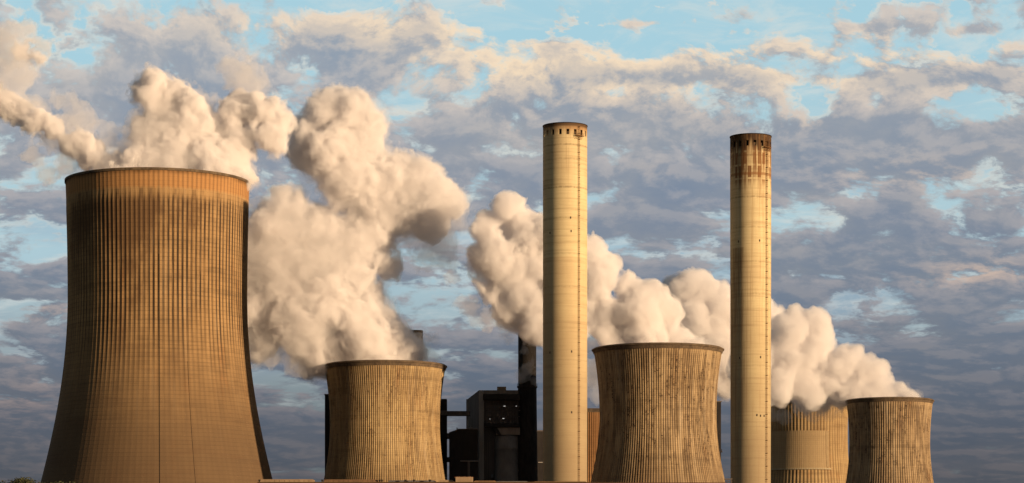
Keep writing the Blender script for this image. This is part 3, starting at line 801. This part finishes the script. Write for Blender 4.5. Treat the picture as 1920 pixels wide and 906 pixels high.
# the clouds are grown as fields on a grid (union of puffs + cellular and fractal noise) and skinned into closed meshes
_rg = np.random.default_rng(11); TAB = _rg.random((64, 64, 64)).astype(np.float32); JIT = _rg.random((32, 32, 32, 3)).astype(np.float32)
def vnoise(q, f, off=0.0):
    p = q*np.float32(f)+np.float32(off); i = np.floor(p).astype(np.int32); u = p-i; u = u*u*(3-2*u)
    a = i & 63; b = (i+1) & 63; T_ = TAB.ravel()
    X = (a[:, 0]*4096, b[:, 0]*4096); Y = (a[:, 1]*64, b[:, 1]*64); Z = (a[:, 2], b[:, 2]); r = None
    c = []
    for xx in X:
        for yy in Y:
            k = xx+yy; c.append(T_[k+Z[0]]*(1-u[:, 2])+T_[k+Z[1]]*u[:, 2])
    return (c[0]*(1-u[:, 1])+c[1]*u[:, 1])*(1-u[:, 0])+(c[2]*(1-u[:, 1])+c[3]*u[:, 1])*u[:, 0]
def fbm(q, f, n, rough=.5, off=0.0):
    r = 0; a = 1; s_ = 0
    for k in range(n):
        r = r+vnoise(q, f, off+k*7.31)*a; s_ += a; a *= rough; f *= 2.03
    return r/s_
def cells(q, f, off=0.0):
    p = q*np.float32(f)+np.float32(off); i = np.floor(p).astype(np.int32); u = p-i; best = np.full(len(p), 9, np.float32); J = JIT.reshape(-1, 3)
    for ax in (-1, 0, 1):
        kx = ((i[:, 0]+ax) & 31)*1024
        for ay in (-1, 0, 1):
            ky = kx+((i[:, 1]+ay) & 31)*32
            for az_ in (-1, 0, 1):
                j = J[ky+((i[:, 2]+az_) & 31)]
                d = (u[:, 0]-ax-j[:, 0])**2+(u[:, 1]-ay-j[:, 1])**2+(u[:, 2]-az_-j[:, 2])**2
                np.minimum(best, d, out=best)
    return best
def skin(f, org, h):
    """surface nets: closed quads round f > 0"""
    ins = f > 0
    C = [ins[a:ins.shape[0]-1+a, b:ins.shape[1]-1+b, c:ins.shape[2]-1+c] for a in (0, 1) for b in (0, 1) for c in (0, 1)]
    n = sum(x.astype(np.int8) for x in C); act = (n > 0) & (n < 8); idx = np.full(act.shape, -1, np.int32)
    A = np.argwhere(act); idx[act] = np.arange(len(A))
    acc = np.zeros((len(A), 3), np.float32); cnt = np.zeros(len(A), np.float32)
    cor = [(a, b, c) for a in (0, 1) for b in (0, 1) for c in (0, 1)]
    val = {c: f[A[:, 0]+c[0], A[:, 1]+c[1], A[:, 2]+c[2]] for c in cor}
    for c in cor:
        for ax in range(3):
            if c[ax] == 0:
                d = list(c); d[ax] = 1; d = tuple(d); va, vb = val[c], val[d]; m = (va > 0) != (vb > 0)
                tt_ = np.where(m, va/np.where(m, va-vb, 1), 0)
                for k in range(3): acc[:, k] += np.where(m, c[k]+(tt_ if k == ax else 0), 0)
                cnt += m
    V_ = (A+acc/cnt[:, None])*h+org
    Q = []
    for ax in range(3):
        lo = [slice(1, -1)]*3; lo[ax] = slice(0, -1); hi = list(lo); hi[ax] = slice(1, None)
        a = ins[tuple(lo)]; b = ins[tuple(hi)]; E = np.argwhere(a != b); fl = a[a != b]
        for k in range(3):
            if k != ax: E[:, k] += 1
        o1, o2 = [(1, 2), (2, 0), (0, 1)][ax]
        def g(d1, d2):
            P = E.copy(); P[:, o1] -= d1; P[:, o2] -= d2; return idx[P[:, 0], P[:, 1], P[:, 2]]
        q = np.stack([g(1, 1), g(0, 1), g(0, 0), g(1, 0)], 1); q[~fl] = q[~fl][:, ::-1]; Q.append(q)
    return V_, np.concatenate(Q)
def to_mesh(name, V_, Q):
    me = bpy.data.meshes.new(name); me.vertices.add(len(V_)); me.vertices.foreach_set('co', V_.astype(np.float32).ravel())
    me.loops.add(len(Q)*4); me.loops.foreach_set('vertex_index', Q.ravel().astype(np.int32))
    me.polygons.add(len(Q)); me.polygons.foreach_set('loop_start', np.arange(len(Q), dtype=np.int32)*4); me.update(calc_edges=True)
    return me
def plume(name, label, Y, blobs, wisps, dens, amps, h, seed, yoff=0.0, depthk=.85, layers=((0.0, .3), (1.6, .7)), wisp=(.05, 5.0), grow=0.0, erode=0.0, halo=0.0, bf_=.15):
    """blobs: (px, py, r_px[, dy]) puffs in the plane at distance Y. layers: (metres inwards, share of the density)"""
    rg = np.random.default_rng(seed); s = Y/F; cx = W3(blobs[0][0], 0, Y)[0]; parts = []
    if halo: wisps = wisps+[(b[0]+rg.uniform(-4, 4), b[1]+rg.uniform(-4, 4), b[2]*halo)+tuple(b[3:]) for b in blobs]
    for which, lst in (('body', blobs), ('wisp', wisps)):
        if not lst: continue
        E = []
        for b in lst:
            r = b[2]*s+grow; dy_ = b[3] if len(b) > 3 else rg.uniform(-.35, .35)*r
            X_, _, Z_ = W3(b[0], b[1], Y); E.append((X_-cx, dy_+yoff, Z_, r))
        E = np.array(E, np.float32); pad = 7.5
        mn = np.array([(E[:, k]-E[:, 3]).min()-pad for k in range(3)]); mx = np.array([(E[:, k]+E[:, 3]).max()+pad for k in range(3)])
        hh = h if which == 'body' else h*1.25
        N_ = np.ceil((mx-mn)/hh).astype(int)+1; D = np.full(N_, 7.0, np.float32)
        ax = [(mn[k]+np.arange(N_[k])*hh).astype(np.float32) for k in range(3)]
        for e in E:
            w = []
            for k in range(3): w.append(slice(max(0, int((e[k]-e[3]-pad-mn[k])/hh)), min(N_[k], int((e[k]+e[3]+pad-mn[k])/hh)+2)))
            dx_ = (ax[0][w[0]]-e[0])[:, None, None]; dy_ = ((ax[1][w[1]]-e[1])/depthk)[None, :, None]; dz_ = (ax[2][w[2]]-e[2])[None, None, :]
            d = np.sqrt(dx_*dx_+dy_*dy_+dz_*dz_)-e[3]
            k_ = 2.5; D0 = D[tuple(w)]; hm = np.clip(.5+.5*(D0-d)/k_, 0, 1); D[tuple(w)] = D0*(1-hm)+d*hm-k_*hm*(1-hm)
        lim = 6.9; B = np.argwhere(np.abs(D) < lim); q = (B*hh+mn).astype(np.float32)+np.float32(seed*13.1)
        wv = np.stack([vnoise(q, .11, o_) for o_ in (1.5, 21.5, 41.5)], 1)-.5; q2 = q+wv*5
        a1, a2, a3, a4 = amps if which == 'body' else (amps[0]*.5, amps[1]*.5, amps[2]*.6, wisp[1])
        bf = (fbm(q2, (bf_ if which == 'body' else .27), 5, .66 if which == 'body' else .66)-.5)*2*a4
        if a1: bf += (.42-cells(q2, .072))*a1
        if a2: bf += (.42-cells(q2, .15, 3.))*a2
        if a3: bf += (.42-cells(q2, .33, 5.))*a3
        fo = -D; val = -D[B[:, 0], B[:, 1], B[:, 2]]
        if which == 'body' and erode: bf -= erode*np.clip((fbm(q, .06, 3, .5, 9.)-.5)*4, -.3, 1)
        if which == 'wisp': bf -= 1.2
        fade = np.clip((lim-np.abs(val))/2.5, 0, 1)
        fo[B[:, 0], B[:, 1], B[:, 2]] = val+bf*fade
        fo[0] = fo[-1] = -9; fo[:, 0] = fo[:, -1] = -9; fo[:, :, 0] = fo[:, :, -1] = -9
        for li, (inw, share) in enumerate(layers if which == 'body' else ((0.0, wisp[0]/dens),)):
            V_, Q = skin(fo-np.float32(inw), mn, hh)
            nm = (name if li == 0 else 'steam_core') if which == 'body' else 'steam_wisp'
            parts.append((nm, to_mesh(nm, V_, Q), steam_mat(nm+'_vapour', dens*share)))
    o = link(name, parts[0][1], parts[0][2], None, (cx, Y, 0)); tag(o, label, 'steam', 'steam plumes of the cooling towers')
    for nm, me, mt in parts[1:]:
        c_ = link(nm, me, mt, o)
        if nm == 'steam_wisp': c_['kind'] = 'stuff'
    return o

import os
STEAM = not os.environ.get('NOSTEAM')
if STEAM:
    plume('steam_plume', 'tall cream steam plume rising from the tallest cooling tower, trailing off to the upper left', Y1,
      [(330, 330, 60), (400, 325, 50), (260, 325, 52), (215, 325, 35), (300, 265, 56), (350, 240, 52), (310, 205, 42), (285, 170, 34), (330, 180, 30), (360, 205, 32), (385, 275, 50), (425, 295, 42), (440, 330, 30), (448, 265, 28),
       (440, 212, 26), (465, 205, 26), (495, 208, 28), (518, 228, 24), (505, 250, 24), (520, 268, 16), (170, 290, 24), (140, 268, 26), (105, 250, 20), (70, 228, 18), (35, 208, 19), (5, 190, 22), (-30, 180, 24), (40, 90, 14), (62, 108, 12)],
      [(20, 100, 40), (50, 60, 26), (30, 130, 34), (100, 255, 34), (60, 215, 34), (20, 190, 40), (140, 230, 30), (455, 145, 36), (430, 125, 22), (485, 160, 26), (470, 180, 22), (520, 285, 16), (25, 75, 34), (75, 95, 26), (40, 145, 30), (15, 165, 30), (150, 215, 20), (135, 190, 16), (110, 185, 14), (200, 260, 26), (90, 330, 22), (130, 310, 26), (180, 320, 30), (60, 290, 18), (170, 240, 22)],
      .50, (4.2, 2.6, 1.8, 5.2), .45, 3, layers=((0.0, .35), (.9, .65)), wisp=(.075, 6.8), erode=1.5, grow=.6, halo=1.3, bf_=.2)
    plume('steam_plume', 'broad loose steam plume climbing from the golden tower, right of the tallest tower', Y2-6,
      [(720, 672, 46, 6), (655, 668, 42, 6), (762, 662, 28, 6), (735, 640, 30), (590, 655, 40), (600, 670, 24), (500, 640, 36), (475, 590, 40), (700, 600, 32), (720, 500, 24), (690, 640, 46), (620, 640, 46), (760, 668, 24, 6), (580, 600, 56), (545, 560, 52), (620, 570, 56), (660, 600, 40), (525, 610, 40), (560, 650, 30), (500, 560, 40), (600, 500, 56), (530, 500, 54), (650, 530, 48), (690, 560, 30), (560, 440, 52), (510, 430, 46), (480, 470, 46), (540, 385, 32),
       (650, 460, 44), (690, 445, 44), (600, 430, 34), (735, 400, 40), (700, 370, 48), (660, 340, 52), (625, 290, 52), (590, 255, 40), (615, 215, 38), (625, 190, 20), (660, 215, 36), (690, 240, 32), (575, 290, 28), (680, 290, 40), (740, 325, 40), (780, 345, 38), (815, 365, 36), (840, 385, 28), (770, 385, 36), (810, 410, 32), (480, 620, 30), (470, 530, 40)],
      [(790, 430, 34), (820, 455, 36), (800, 480, 30), (835, 480, 26), (770, 440, 26), (850, 420, 22), (560, 670, 34), (600, 675, 30), (500, 650, 32), (720, 590, 30), (740, 620, 30), (700, 500, 28), (778, 648, 26), (800, 672, 22), (800, 640, 16), (480, 400, 24), (715, 470, 26)],
      .34, (3.8, 2.3, 1.7, 6.0), .45, 5, layers=((0.0, .35), (1.1, .65)), wisp=(.055, 6.8), erode=2.4, grow=1.2, halo=1.3, bf_=.18)
    plume('steam_plume', 'dense white cauliflower steam plume from the ribbed tower, passing behind the clean chimney', Y3+4,
      [(1300, 660, 22), (1265, 645, 32), (1210, 640, 40), (1160, 640, 36), (1240, 600, 36), (1215, 565, 34), (1180, 548, 34), (1255, 585, 22), (1200, 590, 44), (1140, 590, 48), (1110, 540, 48), (1125, 505, 30), (1143, 505, 18), (1100, 480, 34), (1075, 500, 46), (1060, 560, 50), (1050, 460, 42), (1020, 500, 50), (1000, 450, 44), (1010, 425, 26), (970, 420, 34), (948, 396, 28), (970, 390, 22), (920, 415, 24), (905, 440, 24), (915, 480, 38), (900, 500, 24), (950, 500, 48), (935, 545, 28), (980, 560, 44), (960, 590, 30), (1010, 600, 44), (1060, 620, 40)],
      [(985, 640, 14, 44), (996, 672, 16, 44), (978, 690, 12, 44), (1000, 700, 10, 44), (950, 615, 26), (920, 600, 26), (880, 575, 24), (860, 572, 14), (895, 595, 16), (850, 520, 16), (935, 630, 10), (870, 500, 10), (1320, 655, 24), (1120, 640, 30), (1115, 700, 26)],
      0.42, (5.5, 3.2, 1.5, 3.0), .45, 8, layers=((0.0, .45), (.9, .55)), wisp=(.05, 4.5))
    plume('steam_plume', 'rounded pinkish steam cloud hanging between the ribbed tower and the stained chimney', Y5,
      [(1290, 550, 38), (1310, 535, 28), (1265, 540, 22), (1335, 560, 36), (1350, 600, 46), (1400, 600, 56), (1300, 600, 46), (1350, 660, 52), (1320, 640, 40), (1400, 680, 60), (1360, 710, 34), (1330, 700, 40), (1440, 620, 45), (1280, 640, 30), (1500, 745, 34, -8), (1540, 745, 30, -8), (1470, 720, 36)],
      [(1110, 700, 30), (1120, 740, 20)],
      .26, (5.5, 3.2, 1.4, 3.2), .6, 11, layers=((0.0, .5), (1.0, .5)), wisp=(.04, 4.5))
    plume('steam_plume', 'puffy grey-pink steam plume streaming left from the rightmost cooling tower', Y4,
      [(1700, 752, 16, 0), (1660, 752, 24, 0), (1625, 750, 26, 0), (1650, 725, 24), (1680, 738, 16), (1600, 735, 34), (1620, 700, 30), (1640, 690, 22), (1585, 675, 28), (1590, 665, 20), (1560, 700, 40), (1530, 650, 34), (1525, 615, 32), (1500, 605, 30), (1480, 625, 34), (1490, 680, 46), (1450, 660, 46), (1460, 720, 44), (1510, 730, 36), (1550, 742, 26, 15), (1510, 748, 24, 20), (1575, 740, 24, 15), (1410, 690, 40), (1610, 745, 12, 4)],
      [(1720, 748, 16), (1455, 772, 16, 20), (1480, 772, 18, 25), (1510, 770, 18, 15), (1535, 774, 16, 25), (1562, 772, 18, 18), (1585, 768, 12, 22), (1700, 730, 14)],
      .28, (5.5, 3.0, 1.4, 3.2), .5, 14, layers=((0.0, .5), (1.0, .5)), wisp=(.04, 4.0))
